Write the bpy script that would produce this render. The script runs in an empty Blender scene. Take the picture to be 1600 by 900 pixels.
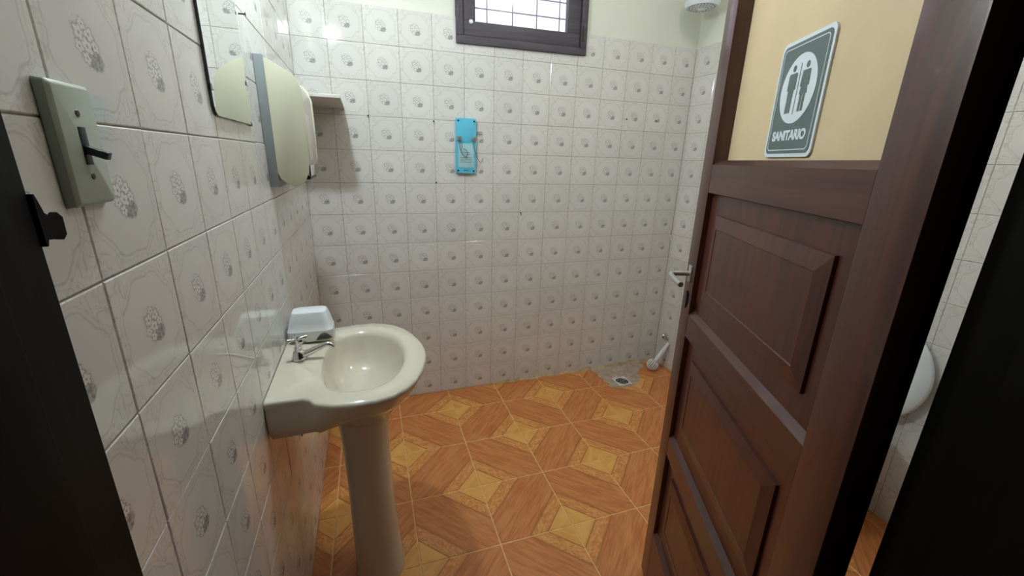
import bpy, bmesh, math, random
from mathutils import Vector, Matrix
random.seed(7)
C = bpy.context.scene.collection
SC = bpy.context.scene
# ------------------------------------------------------------------ camera
cam_d = bpy.data.cameras.new('camera'); cam = bpy.data.objects.new('camera', cam_d); C.objects.link(cam)
cam_d.sensor_width = 36.0; cam_d.lens = 654.4 / 1600 * 36.0; cam_d.clip_start = 0.01
RX, ROLL, RZ = 1.2729, 0.0277, -0.3368
cam.matrix_world = (Matrix.Translation((0.2588, -0.1473, 1.3146)) @ Matrix.Rotation(RZ, 4, 'Z')
                    @ Matrix.Rotation(RX, 4, 'X') @ Matrix.Rotation(ROLL, 4, 'Z'))
SC.camera = cam
# ------------------------------------------------------------------ sky, light, exposure
world = bpy.data.worlds.new('world'); SC.world = world; world.use_nodes = True
_bg = world.node_tree.nodes['Background']
_bg.inputs[0].default_value = (0.86, 0.88, 1.0, 1); _bg.inputs[1].default_value = 2.0
SC.view_settings.view_transform = 'Standard'; SC.view_settings.look = 'None'
SC.view_settings.gamma = 1.0; SC.view_settings.use_curve_mapping = False
SC.view_settings.exposure = 0.24
SC.cycles.caustics_reflective = False; SC.cycles.caustics_refractive = False
SC.cycles.sample_clamp_indirect = 6.0; SC.cycles.adaptive_threshold = 0.04; SC.cycles.max_bounces = 6; SC.cycles.glossy_bounces = 3
LAMP_POS = (0.138, 1.08, 2.03); LAMP_COL = (0.84, 0.955, 1.0); LAMP_STRENGTH = 620.0
FILL_POS = (1.28, 1.0, 2.44); FILL_COL = (1.0, 0.975, 0.94); FILL_STRENGTH = 25.0  # added ceiling fill, lifts the right wall and lower back wall
# ------------------------------------------------------------------ room numbers (metres)
T = 0.15; D = 2.043; W = 2.0988; H = 2.55; Z12 = 0.138; TILE_TOP = Z12 + 12 * T - 0.002
YF = 0.075          # room face of the front wall
# ================================================================== node helpers
def s2l(c):
    f = lambda v: v / 12.92 if v <= 0.04045 else ((v + 0.055) / 1.055) ** 2.4
    return tuple(f(v / 255.0) for v in c)
class NT:
    def __init__(s, mat):
        s.t = mat.node_tree; s.n = s.t.nodes; s.l = s.t.links
    def new(s, typ, **kw):
        n = s.n.new(typ)
        for k, v in kw.items(): setattr(n, k, v)
        return n
    def put(s, sock, v):
        if isinstance(v, bpy.types.NodeSocket): s.l.new(v, sock)
        else: sock.default_value = v
    def m(s, op, a, b=None, c=None, clamp=False):
        n = s.new('ShaderNodeMath', operation=op, use_clamp=clamp)
        s.put(n.inputs[0], a)
        if b is not None: s.put(n.inputs[1], b)
        if c is not None: s.put(n.inputs[2], c)
        return n.outputs[0]
    def ss(s, v, lo, hi):           # smoothstep
        n = s.new('ShaderNodeMapRange', interpolation_type='SMOOTHSTEP')
        s.put(n.inputs[0], v); s.put(n.inputs[1], lo); s.put(n.inputs[2], hi)
        return n.outputs[0]
    def line(s, v, at, w):          # 1 on v == at, falls to 0 within w
        return s.m('SUBTRACT', 1.0, s.m('DIVIDE', s.m('ABSOLUTE', s.m('SUBTRACT', v, at)), w), clamp=True)
    def mix(s, f, a, b, typ='MIX'):
        n = s.new('ShaderNodeMix', data_type='RGBA', blend_type=typ)
        s.put(n.inputs[0], f)
        for i, v in ((6, a), (7, b)):
            s.put(n.inputs[i], v if isinstance(v, bpy.types.NodeSocket) else (*v, 1))
        return n.outputs[2]
    def noise(s, vec, scale, detail=3.0, rough=0.5, dist=0.0):
        n = s.new('ShaderNodeTexNoise')
        if vec is not None: s.put(n.inputs['Vector'], vec)
        n.inputs['Scale'].default_value = scale; n.inputs['Detail'].default_value = detail
        n.inputs['Roughness'].default_value = rough; n.inputs['Distortion'].default_value = dist
        return n.outputs[0]
    def mapping(s, vec, loc=(0, 0, 0), rot=(0, 0, 0), scale=(1, 1, 1)):
        n = s.new('ShaderNodeMapping'); s.put(n.inputs[0], vec)
        n.inputs[1].default_value = loc; n.inputs[2].default_value = rot; n.inputs[3].default_value = scale
        return n.outputs[0]
    def bump(s, h, strength, dist=0.002):
        n = s.new('ShaderNodeBump'); n.inputs['Strength'].default_value = strength
        n.inputs['Distance'].default_value = dist; s.put(n.inputs['Height'], h); return n.outputs[0]
def mat(name, col=(0.8, 0.8, 0.8), rough=0.5, metal=0.0, spec=0.5, coat=0.0, var=0.0, vscale=8.0, bump=0.0, bscale=60.0):
    m = bpy.data.materials.new(name); m.use_nodes = True
    b = m.node_tree.nodes['Principled BSDF']
    b.inputs['Base Color'].default_value = (*col, 1); b.inputs['Roughness'].default_value = rough
    b.inputs['Metallic'].default_value = metal; b.inputs['Specular IOR Level'].default_value = spec
    b.inputs['Coat Weight'].default_value = coat; b.inputs['Coat Roughness'].default_value = 0.08
    k = NT(m)
    if var or bump:
        tc = k.new('ShaderNodeTexCoord').outputs['Object']
        if var:
            n = k.noise(tc, vscale, 4.0, 0.6)
            f = k.ss(n, 0.3, 0.75)
            k.put(b.inputs['Base Color'], k.mix(f, tuple(c * (1 - var) for c in col), tuple(min(1, c * (1 + var)) for c in col)))
        if bump:
            k.put(b.inputs['Normal'], k.bump(k.noise(tc, bscale, 3.0), bump, 0.002))
    return m
def bsdf(m): return m.node_tree.nodes['Principled BSDF']
# ------------------------------------------------------------------ materials
def wall_tile_mat():
    m = mat('glazed_wall_tile', rough=0.12, spec=0.5); k = NT(m); b = bsdf(m)
    uv = k.new('ShaderNodeUVMap').outputs[0]
    sep = k.new('ShaderNodeSeparateXYZ'); k.l.new(uv, sep.inputs[0])
    x = k.m('SUBTRACT', sep.outputs[0], 0.5); y = k.m('SUBTRACT', sep.outputs[1], 0.5)
    rnd = k.new('ShaderNodeObjectInfo').outputs['Random']
    nz = k.noise(uv, 9.0, 3.0, 0.6)
    wob = k.m('MULTIPLY', k.m('SUBTRACT', nz, 0.5), 0.9)
    # bouquet: soft leaf blob behind, small outlined blossoms in front
    xo, yo = x, y
    x = k.m('MULTIPLY', x, 0.95); y = k.m('MULTIPLY', y, 1.06)
    xs = k.m('ADD', x, k.m('MULTIPLY', y, 0.12))
    def blob(cx, cy, rx, ry, w=0.9):
        q = k.m('SQRT', k.m('ADD', k.m('POWER', k.m('DIVIDE', k.m('SUBTRACT', xs, cx), rx), 2.0), k.m('POWER', k.m('DIVIDE', k.m('SUBTRACT', y, cy), ry), 2.0)))
        return k.m('SUBTRACT', 1.0, k.ss(k.m('ADD', q, k.m('MULTIPLY', wob, w)), 0.75, 1.05))
    fine = k.noise(uv, 34.0, 2.0, 0.6)
    leafs = k.m('MULTIPLY', blob(0.035, -0.085, 0.105, 0.090), k.m('ADD', 0.5, k.m('MULTIPLY', k.ss(fine, 0.35, 0.65), 0.5)))
    back = k.m('MULTIPLY', blob(0.0, 0.0, 0.150, 0.175), k.m('ADD', 0.16, k.m('MULTIPLY', k.ss(fine, 0.40, 0.62), 0.6)))
    dark = k.m('MAXIMUM', leafs, back)
    light = None
    for (cx, cy, R, ph) in ((-0.055, 0.060, 0.060, 0.3), (0.048, 0.072, 0.056, 1.1), (-0.005, -0.015, 0.062, 2.0), (-0.092, -0.030, 0.046, 0.8), (0.088, 0.000, 0.044, 2.6), (0.002, 0.125, 0.042, 1.7), (-0.045, -0.095, 0.046, 0.2)):
        dx = k.m('SUBTRACT', xs, cx); dy = k.m('SUBTRACT', y, cy)
        rr_ = k.m('SQRT', k.m('ADD', k.m('MULTIPLY', dx, dx), k.m('MULTIPLY', dy, dy)))
        pe = k.m('ABSOLUTE', k.m('COSINE', k.m('ADD', k.m('MULTIPLY', k.m('ARCTAN2', dy, dx), 2.5), ph)))
        q = k.m('DIVIDE', rr_, k.m('MULTIPLY', k.m('ADD', 0.55, k.m('MULTIPLY', pe, 0.45)), R))
        fill = k.m('SUBTRACT', 1.0, k.ss(q, 0.85, 0.98))
        outl = k.m('MULTIPLY', k.line(q, 1.04, 0.20), 0.80)
        core = k.m('MULTIPLY', k.m('SUBTRACT', 1.0, k.ss(k.m('DIVIDE', rr_, R), 0.12, 0.30)), 0.75)
        dark = k.m('MULTIPLY', dark, k.m('SUBTRACT', 1.0, fill))
        dark = k.m('MAXIMUM', k.m('MAXIMUM', dark, outl), core)
        light = fill if light is None else k.m('MAXIMUM', light, fill)
    dark = k.m('MULTIPLY', dark, 0.95); x, y = xo, yo
    r0 = k.m('SQRT', k.m('ADD', k.m('MULTIPLY', x, x), k.m('MULTIPLY', y, y)))
    halo = k.m('MULTIPLY', k.m('SUBTRACT', 1.0, k.ss(r0, 0.14, 0.24)), 0.06)
    # lobed frame line and corner flourishes
    r = k.m('SQRT', k.m('ADD', k.m('MULTIPLY', x, x), k.m('MULTIPLY', y, y)))
    th = k.m('ARCTAN2', y, x)
    lob = k.m('MULTIPLY', k.m('COSINE', k.m('MULTIPLY', th, 8.0)), 0.018)
    rr = k.m('ADD', k.m('ADD', r, lob), k.m('MULTIPLY', wob, 0.06))
    ring = k.m('ADD', k.m('MULTIPLY', k.line(rr, 0.415, 0.014), 0.30), k.m('MULTIPLY', k.line(rr, 0.455, 0.010), 0.16))
    ax = k.m('SUBTRACT', 0.5, k.m('ABSOLUTE', x)); ay = k.m('SUBTRACT', 0.5, k.m('ABSOLUTE', y))
    rc = k.m('SQRT', k.m('ADD', k.m('MULTIPLY', ax, ax), k.m('MULTIPLY', ay, ay)))
    wav = k.m('MULTIPLY', k.m('SINE', k.m('MULTIPLY', k.m('SUBTRACT', ax, ay), 60.0)), 0.014)
    curl = k.m('MULTIPLY', k.line(k.m('ADD', rc, wav), 0.13, 0.02), 0.20)
    vein = k.m('MULTIPLY', k.line(k.noise(uv, 5.0, 2.0, 0.5, 1.2), 0.5, 0.02), k.m('MULTIPLY', k.ss(r, 0.33, 0.5), 0.34))
    orn = k.m('ADD', k.m('ADD', ring, curl), vein, clamp=True)
    base = k.mix(rnd, (0.685, 0.672, 0.648), (0.735, 0.722, 0.698))
    c = k.mix(k.m('MULTIPLY', orn, 1.05, clamp=True), base, (0.30, 0.275, 0.25))
    c = k.mix(halo, c, (0.5, 0.48, 0.46))
    c = k.mix(k.m('MULTIPLY', light, 0.5), c, (0.80, 0.79, 0.77))
    c = k.mix(dark, c, (0.215, 0.208, 0.208))
    k.put(b.inputs['Base Color'], c)
    gn = k.noise(k.new('ShaderNodeTexCoord').outputs['Object'], 14.0, 2.0)
    rel = k.m('ADD', k.m('MULTIPLY', gn, 0.5), k.m('MULTIPLY', k.m('ADD', dark, orn), -0.12))
    k.put(b.inputs['Normal'], k.bump(rel, 0.06, 0.004))
    k.put(b.inputs['Roughness'], k.m('ADD', 0.03, k.m('MULTIPLY', gn, 0.04)))
    return m
def floor_tile_mat():
    m = mat('wood_look_floor_tile', rough=0.3, spec=0.5); k = NT(m); b = bsdf(m)
    uv = k.new('ShaderNodeUVMap').outputs[0]
    sep = k.new('ShaderNodeSeparateXYZ'); k.l.new(uv, sep.inputs[0])
    u, v = sep.outputs[0], sep.outputs[1]
    sm = k.m('ADD', u, v)
    a = k.m('MINIMUM', sm, k.m('SUBTRACT', 2.0, sm))
    rnd = k.new('ShaderNodeObjectInfo').outputs['Random']
    off = k.new('ShaderNodeCombineXYZ'); k.put(off.inputs[0], k.m('MULTIPLY', rnd, 13.0)); k.put(off.inputs[1], k.m('MULTIPLY', rnd, 7.0))
    va = k.new('ShaderNodeVectorMath', operation='ADD'); k.l.new(uv, va.inputs[0]); k.l.new(off.outputs[0], va.inputs[1])
    diag = k.mapping(va.outputs[0], rot=(0, 0, math.radians(45)), scale=(1, 1, 1))
    grain = k.noise(k.mapping(diag, scale=(1.6, 14.0, 1)), 1.6, 5.0, 0.62, 0.4)
    grain2 = k.noise(k.mapping(diag, scale=(1.2, 5.0, 1)), 1.3, 3.0, 0.5, 0.5)
    swirl = k.noise(k.mapping(diag, scale=(3.0, 7.0, 1)), 2.2, 4.0, 0.6, 2.4)
    brown = k.mix(k.ss(grain, 0.32, 0.68), s2l((188, 108, 54)), s2l((214, 138, 80)))
    brown = k.mix(k.m('MULTIPLY', k.ss(grain2, 0.45, 0.75), 0.5), brown, s2l((220, 152, 92)))
    band = k.mix(k.ss(swirl, 0.38, 0.62), s2l((204, 126, 62)), s2l((228, 162, 96)))
    dia = k.mix(k.ss(grain2, 0.3, 0.7), s2l((220, 154, 74)), s2l((236, 178, 98)))
    c = k.mix(k.m('GREATER_THAN', a, 0.355), dia, band)
    c = k.mix(k.ss(a, 0.585, 0.605), c, brown)
    ln = k.m('ADD', k.line(a, 0.355, 0.016), k.m('MULTIPLY', k.line(a, 0.60, 0.035), 0.6), clamp=True)
    c = k.mix(k.m('MULTIPLY', ln, 0.85), c, s2l((128, 64, 30)))
    k.put(b.inputs['Base Color'], c)
    k.put(b.inputs['Roughness'], k.m('ADD', 0.24, k.m('MULTIPLY', grain2, 0.22)))
    k.put(b.inputs['Normal'], k.bump(k.m('ADD', k.m('MULTIPLY', grain, 0.5), k.m('MULTIPLY', ln, -0.8)), 0.12, 0.003))
    return m
def wood_mat(name, dark, light, rough=0.32, scale=(1.0, 14.0, 14.0), coat=0.15):
    m = mat(name, rough=rough, coat=coat); k = NT(m); b = bsdf(m)
    tc = k.new('ShaderNodeTexCoord').outputs['Object']
    g = k.noise(k.mapping(tc, scale=scale), 3.0, 5.0, 0.6, 0.6)
    g2 = k.noise(tc, 3.5, 3.0)
    c = k.mix(k.ss(g, 0.3, 0.7), dark, light)
    c = k.mix(k.m('MULTIPLY', k.ss(g2, 0.5, 0.8), 0.35), c, tuple(x * 1.35 for x in light))
    k.put(b.inputs['Base Color'], c)
    k.put(b.inputs['Roughness'], k.m('ADD', rough - 0.06, k.m('MULTIPLY', g2, 0.16)))
    k.put(b.inputs['Normal'], k.bump(g, 0.12, 0.002))
    return m
M = {}
M['tile'] = wall_tile_mat(); M['floor_tile'] = floor_tile_mat()
M['grout'] = mat('tile_grout', (0.36, 0.315, 0.265), 0.9, var=0.2, vscale=20)
M['floor_grout'] = mat('floor_grout', s2l((230, 182, 124)), 0.8, var=0.15, vscale=25)
M['paint'] = mat('cream_wall_paint', s2l((224, 225, 213)), 0.6, var=0.03, vscale=3, bump=0.05)
M['ceiling'] = mat('ceiling_paint', s2l((236, 236, 230)), 0.7)
M['hall'] = mat('hall_paint', (0.10, 0.09, 0.08), 0.8)
M['jamb'] = wood_mat('dark_jamb_wood', (0.004, 0.0035, 0.003), (0.008, 0.0065, 0.006), 0.6, (14, 14, 1), 0.0); bsdf(M['jamb']).inputs['Specular IOR Level'].default_value = 0.08
M['wood_v'] = wood_mat('door_wood_upright', s2l((58, 28, 22)), s2l((82, 43, 34)), 0.34, (16, 16, 1.0))
M['wood_h'] = wood_mat('door_wood_level', s2l((58, 28, 22)), s2l((82, 43, 34)), 0.34, (1.0, 16, 16))
M['wood_panel'] = wood_mat('door_wood_panel', s2l((60, 27, 20)), s2l((84, 41, 31)), 0.34, (16, 16, 1.0))
M['cream_panel'] = mat('cream_board', s2l((216, 192, 154)), 0.55, var=0.05, vscale=5, bump=0.05)
M['ceramic'] = mat('cream_ceramic', s2l((212, 206, 189)), 0.10, spec=0.6, var=0.02, vscale=6)
M['white_ceramic'] = mat('white_ceramic', s2l((228, 228, 224)), 0.12, spec=0.6)
M['chrome'] = mat('chrome', (0.72, 0.72, 0.72), 0.14, metal=1.0, var=0.1, vscale=60)
M['handle'] = mat('satin_alloy', (0.46, 0.46, 0.45), 0.3, metal=0.5)
M['bright'] = mat('polished_rim', (0.85, 0.85, 0.84), 0.3, metal=0.4)
M['steel'] = mat('brushed_steel', (0.5, 0.5, 0.5), 0.32, metal=1.0)
M['dark_metal'] = mat('dark_metal', (0.06, 0.055, 0.05), 0.4, metal=0.8)
M['rust'] = mat('rusty_nail', (0.05, 0.04, 0.035), 0.6, metal=0.5)
M['white_plastic'] = mat('white_plastic', s2l((226, 232, 236)), 0.3)
M['cream_plastic'] = mat('cream_plastic', s2l((206, 204, 180)), 0.38)
M['grey_plastic'] = mat('grey_plastic', s2l((138, 146, 148)), 0.4)
M['pale_front'] = mat('dispenser_front', s2l((205, 200, 190)), 0.3, var=0.08, vscale=60)
M['switch_plate'] = mat('grey_green_plastic', s2l((168, 178, 165)), 0.4, bump=0.05)
M['black_plastic'] = mat('black_plastic', (0.012, 0.014, 0.02), 0.25)
bsdf(M['black_plastic']).inputs['Specular IOR Level'].default_value = 0.15
M['toggle'] = mat('blue_black_plastic', (0.02, 0.03, 0.05), 0.2)
M['blue'] = mat('light_blue_plastic', s2l((92, 190, 222)), 0.35)
M['pale_blue'] = mat('pale_blue_label', s2l((158, 200, 208)), 0.4)
M['wire'] = mat('grey_wire', (0.16, 0.15, 0.14), 0.4)
M['mirror'] = mat('mirror_silver', (0.86, 0.89, 0.88), 0.015, metal=1.0)
M['mirror_edge'] = mat('mirror_edge', (0.04, 0.06, 0.06), 0.2)
M['window_wood'] = wood_mat('window_wood', s2l((60, 55, 64)), s2l((80, 74, 84)), 0.5, (1, 14, 14), 0.0)
M['stone'] = mat('white_stone', s2l((196, 192, 186)), 0.4)
M['cement'] = mat('grey_cement', s2l((184, 164, 148)), 0.85, var=0.2, vscale=25, bump=0.3)
M['sealant'] = mat('stained_sealant', s2l((186, 166, 132)), 0.7, var=0.3, vscale=18, bump=0.2)
M['sign_white'] = mat('sign_white', s2l((222, 230, 238)), 0.35)
M['sign_green'] = mat('sign_grey_green', s2l((88, 104, 102)), 0.4)
def bulb_mat(name='lit_bulb', LAMP_COL=LAMP_COL, LAMP_STRENGTH=LAMP_STRENGTH):
    m = bpy.data.materials.new(name); m.use_nodes = True; k = NT(m); k.n.remove(k.n['Principled BSDF'])
    e = k.new('ShaderNodeEmission'); e.inputs[0].default_value = (*LAMP_COL, 1); e.inputs[1].default_value = LAMP_STRENGTH
    k.l.new(e.outputs[0], k.n['Material Output'].inputs[0]); return m
M['bulb'] = bulb_mat(); M['globe'] = bulb_mat('fill_globe', FILL_COL, FILL_STRENGTH)
def pane_mat():
    m = bpy.data.materials.new('frosted_pane'); m.use_nodes = True; k = NT(m); k.n.remove(k.n['Principled BSDF'])
    tr = k.new('ShaderNodeBsdfTransparent'); tr.inputs[0].default_value = (0.93, 0.93, 0.96, 1)
    tl = k.new('ShaderNodeBsdfTranslucent'); tl.inputs[0].default_value = (0.85, 0.84, 0.9, 1)
    gl = k.new('ShaderNodeBsdfGlossy'); gl.inputs['Roughness'].default_value = 0.1
    tc = k.new('ShaderNodeTexCoord').outputs['Object']
    n = k.noise(k.mapping(tc, scale=(20, 1, 45)), 1.5, 2.0, 0.5, 1.0)
    a = k.new('ShaderNodeMixShader'); k.put(a.inputs[0], k.m('ADD', 0.04, k.m('MULTIPLY', k.ss(n, 0.2, 0.8), 0.14))); k.l.new(tr.outputs[0], a.inputs[1]); k.l.new(tl.outputs[0], a.inputs[2])
    b = k.new('ShaderNodeMixShader'); b.inputs[0].default_value = 0.06; k.l.new(a.outputs[0], b.inputs[1]); k.l.new(gl.outputs[0], b.inputs[2])
    k.l.new(b.outputs[0], k.n['Material Output'].inputs[0]); return m
M['pane'] = pane_mat()
# ================================================================== mesh helpers
class MB:
    def __init__(s): s.bm = bmesh.new()
    def _faces(s, vs, fs):
        v = [s.bm.verts.new(p) for p in vs]
        for f in fs:
            try: s.bm.faces.new([v[i] for i in f])
            except ValueError: pass
        return v
    def box(s, a, b, bev=0.0, mtx=None):
        bm = bmesh.new()
        bmesh.ops.create_cube(bm, size=1.0)
        for v in bm.verts: v.co = Vector([a[i] + (v.co[i] + 0.5) * (b[i] - a[i]) for i in range(3)])
        if bev: bmesh.ops.bevel(bm, geom=bm.edges[:], offset=bev, segments=2, profile=0.6, affect='EDGES')
        if mtx: bm.transform(mtx)
        s.merge(bm); return s
    def merge(s, bm):
        me = bpy.data.meshes.new('tmp'); bm.to_mesh(me); bm.free(); s.bm.from_mesh(me); bpy.data.meshes.remove(me)
    def prism(s, poly, lo, hi, axis=1, bev=0.0):      # poly of 2D points in the plane across axis
        bm = bmesh.new()
        def P(p, h):
            return Vector((h, p[0], p[1])) if axis == 0 else Vector((p[0], h, p[1])) if axis == 1 else Vector((p[0], p[1], h))
        A = [bm.verts.new(P(p, lo)) for p in poly]; B = [bm.verts.new(P(p, hi)) for p in poly]
        n = len(poly)
        bm.faces.new(A); bm.faces.new(B[::-1])
        for i in range(n): bm.faces.new((A[i], B[i], B[(i + 1) % n], A[(i + 1) % n]))
        bmesh.ops.recalc_face_normals(bm, faces=bm.faces[:])
        if bev:
            es = [e for e in bm.edges if len(e.link_faces) == 2 and e.calc_face_angle() > 0.9]
            bmesh.ops.bevel(bm, geom=es, offset=bev, segments=2, profile=0.6, affect='EDGES')
        s.merge(bm); return s
    def loft(s, rings, cap0=True, cap1=True, closed=True):
        R = [[s.bm.verts.new(p) for p in r] for r in rings]; n = len(rings[0])
        for a, b in zip(R, R[1:]):
            for i in range(n if closed else n - 1):
                s.bm.faces.new((a[i], a[(i + 1) % n], b[(i + 1) % n], b[i]))
        if cap0: s.bm.faces.new(R[0][::-1])
        if cap1: s.bm.faces.new(R[-1])
        return s
    def lathe(s, prof, seg=24, mtx=None):             # prof: (r, z)
        bm = bmesh.new(); rings = []
        for r, z in prof:
            rings.append([bm.verts.new((r * math.cos(2 * math.pi * i / seg), r * math.sin(2 * math.pi * i / seg), z)) for i in range(seg)] if r > 1e-6 else [bm.verts.new((0, 0, z))])
        for a, b in zip(rings, rings[1:]):
            for i in range(seg):
                j = (i + 1) % seg
                f = [a[i % len(a)]]
                if len(a) > 1: f.append(a[j])
                if len(b) > 1: f.append(b[j])
                f.append(b[i % len(b)])
                if len(set(f)) > 2: bm.faces.new(f)
        if len(rings[0]) > 1: bm.faces.new(rings[0][::-1])
        if len(rings[-1]) > 1: bm.faces.new(rings[-1])
        bmesh.ops.recalc_face_normals(bm, faces=bm.faces[:])
        if mtx: bm.transform(mtx)
        s.merge(bm); return s
    def tube(s, pts, r, seg=10):
        pts = [Vector(p) for p in pts]; n = len(pts)
        rs = r if isinstance(r, (list, tuple)) else [r] * n
        rings = []; up = None
        for i, p in enumerate(pts):
            d = (pts[min(i + 1, n - 1)] - pts[max(i - 1, 0)]).normalized()
            if up is None: up = d.orthogonal().normalized()
            up = (up - d * up.dot(d)).normalized(); sd = d.cross(up)
            rings.append([p + rs[i] * (math.cos(2 * math.pi * q / seg) * up + math.sin(2 * math.pi * q / seg) * sd) for q in range(seg)])
        return s.loft(rings)
    def build(s, name, m, parent=None, smooth=True, angle=40):
        bmesh.ops.recalc_face_normals(s.bm, faces=s.bm.faces[:])
        me = bpy.data.meshes.new(name); s.bm.to_mesh(me); s.bm.free()
        me.materials.append(m)
        if smooth:
            for p in me.polygons: p.use_smooth = True
            try: me.set_sharp_from_angle(angle=math.radians(angle))
            except Exception: pass
        o = bpy.data.objects.new(name, me); C.objects.link(o)
        if parent: o.parent = parent
        return o
def tag(o, label=None, cat=None, group=None, kind=None):
    if label: o['label'] = label
    if cat: o['category'] = cat
    if group: o['group'] = group
    if kind: o['kind'] = kind
    return o
def empty(name, loc=(0, 0, 0), rz=0.0):
    o = bpy.data.objects.new(name, None); C.objects.link(o); o.location = loc; o.rotation_euler = (0, 0, rz)
    o.empty_display_size = 0.05; return o
def rot_to(d):
    return Vector((0, 0, 1)).rotation_difference(Vector(d).normalized()).to_matrix().to_4x4()
def at(p, d=(0, 0, 1)): return Matrix.Translation(p) @ rot_to(d)
def smoothpath(pts, n=6):
    pts = [Vector(p) for p in pts]; out = []
    for i in range(len(pts) - 1):
        p0, p1, p2, p3 = pts[max(i - 1, 0)], pts[i], pts[i + 1], pts[min(i + 2, len(pts) - 1)]
        for q in range(n):
            t = q / n
            out.append(0.5 * ((2 * p1) + (p2 - p0) * t + (2 * p0 - 5 * p1 + 4 * p2 - p3) * t * t + (3 * p1 - p0 - 3 * p2 + p3) * t ** 3))
    out.append(pts[-1]); return out
def rrect(w, h, r, n=5, cx=0.0, cy=0.0):
    pts = []
    for k, (sx, sy) in enumerate(((1, 1), (-1, 1), (-1, -1), (1, -1))):
        for q in range(n + 1):
            a = math.pi / 2 * (k + q / n)
            pts.append((cx + sx * (w / 2 - r) + r * math.cos(a), cy + sy * (h / 2 - r) + r * math.sin(a)))
    return pts
def area2(p): return sum(p[i][0] * p[(i + 1) % len(p)][1] - p[(i + 1) % len(p)][0] * p[i][1] for i in range(len(p))) / 2
def inset(poly, d):
    n = len(poly); out = []
    for i in range(n):
        p0, p1, p2 = Vector(poly[i - 1]), Vector(poly[i]), Vector(poly[(i + 1) % n])
        e1 = (p1 - p0).normalized(); e2 = (p2 - p1).normalized()
        n1 = Vector((-e1.y, e1.x)); n2 = Vector((-e2.y, e2.x))
        b = n1 + n2
        q = p1 + b * (d / max(0.25, (1 + n1.dot(n2))))
        out.append((q.x, q.y))
    return out
def tile_mesh(name, poly, uvf, thick, cham, m):
    """flat tile in local XY facing +Z, back at z=0, chamfered front edge; uvf maps local xy to uv"""
    if area2(poly) < 0: poly = poly[::-1]
    top = inset(poly, cham); n = len(poly)
    vs = [(x, y, 0) for x, y in poly] + [(x, y, thick - cham * 0.7) for x, y in poly] + [(x, y, thick) for x, y in top]
    fs = [tuple(2 * n + i for i in range(n))]
    for i in range(n):
        j = (i + 1) % n
        fs.append((i, j, n + j, n + i)); fs.append((n + i, n + j, 2 * n + j, 2 * n + i))
    me = bpy.data.meshes.new(name); me.from_pydata(vs, [], fs)
    ul = me.uv_layers.new(name='UVMap')
    for lp in me.loops:
        c = me.vertices[lp.vertex_index].co; ul.data[lp.index].uv = uvf(c.x, c.y)
    me.materials.append(m); return me
# ================================================================== structure: floor, walls, ceiling
TH = 0.007      # wall tile thickness
fb = MB(); fb.box((0.0, -0.06, -0.10), (W, D, -0.0016)); floor = fb.build('floor', M['floor_grout'], smooth=False)
tag(floor, 'floor of orange-brown wood-look ceramic tiles with star pattern', 'floor', kind='structure')
FO = (0.0746, 2.1307); FA = -0.0083; FSX = 0.2823; FSY = 0.2931
def fpt(i, j):
    ca, sa = math.cos(FA), math.sin(FA)
    return (FO[0] + FSX * i * ca + FSY * j * sa, FO[1] + FSX * i * sa - FSY * j * ca)
def clip(poly, axis, val, keep_greater):
    out = []
    for i in range(len(poly)):
        a, b = poly[i], poly[(i + 1) % len(poly)]
        ia = (a[axis] >= val) == keep_greater; ib = (b[axis] >= val) == keep_greater
        if ia: out.append(a)
        if ia != ib:
            t = (val - a[axis]) / (b[axis] - a[axis]); out.append((a[0] + t * (b[0] - a[0]), a[1] + t * (b[1] - a[1])))
    return out
full = {}
for i in range(-1, 8):
    for j in range(0, 8):
        c = fpt(i, j)
        hw, hh = FSX - 0.0056, FSY - 0.0056
        # local frame: origin at vertex (i,j); x along i, y along -j
        rect = [(0.0028, -0.0028 - hh), (0.0028 + hw, -0.0028 - hh), (0.0028 + hw, -0.0028), (0.0028, -0.0028)]
        flip = (i + j) % 2 == 0
        def uvf(x, y, flip=flip):
            u, v = x / FSX, -y / FSY
            return ((1 - u) if flip else u, v)
        ca, sa = math.cos(FA), math.sin(FA)
        wp = [(c[0] + x * ca - y * sa, c[1] + x * sa + y * ca) for x, y in rect]
        cl = wp
        for ax, val, kg in ((0, TH + 0.001, True), (0, W - TH - 0.001, False), (1, -0.058, True), (1, D - TH - 0.001, False)):
            if cl: cl = clip(cl, ax, val, kg)
        if len(cl) < 3 or abs(area2(cl)) < 2e-4: continue
        if abs(abs(area2(cl)) - abs(area2(wp))) < 1e-7:
            if flip not in full: full[flip] = tile_mesh('floor_tile', rect, uvf, 0.008, 0.0012, M['floor_tile'])
            me = full[flip]
        else:
            loc = [((x - c[0]) * ca + (y - c[1]) * sa, -(x - c[0]) * sa + (y - c[1]) * ca) for x, y in cl]
            me = tile_mesh('floor_tile', loc, uvf, 0.008, 0.0012, M['floor_tile'])
        o = bpy.data.objects.new('floor_tile', me); C.objects.link(o); o.parent = floor
        o.location = (c[0], c[1], -0.008 + random.uniform(-0.0003, 0.0003)); o.rotation_euler = (0, 0, FA)
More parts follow.
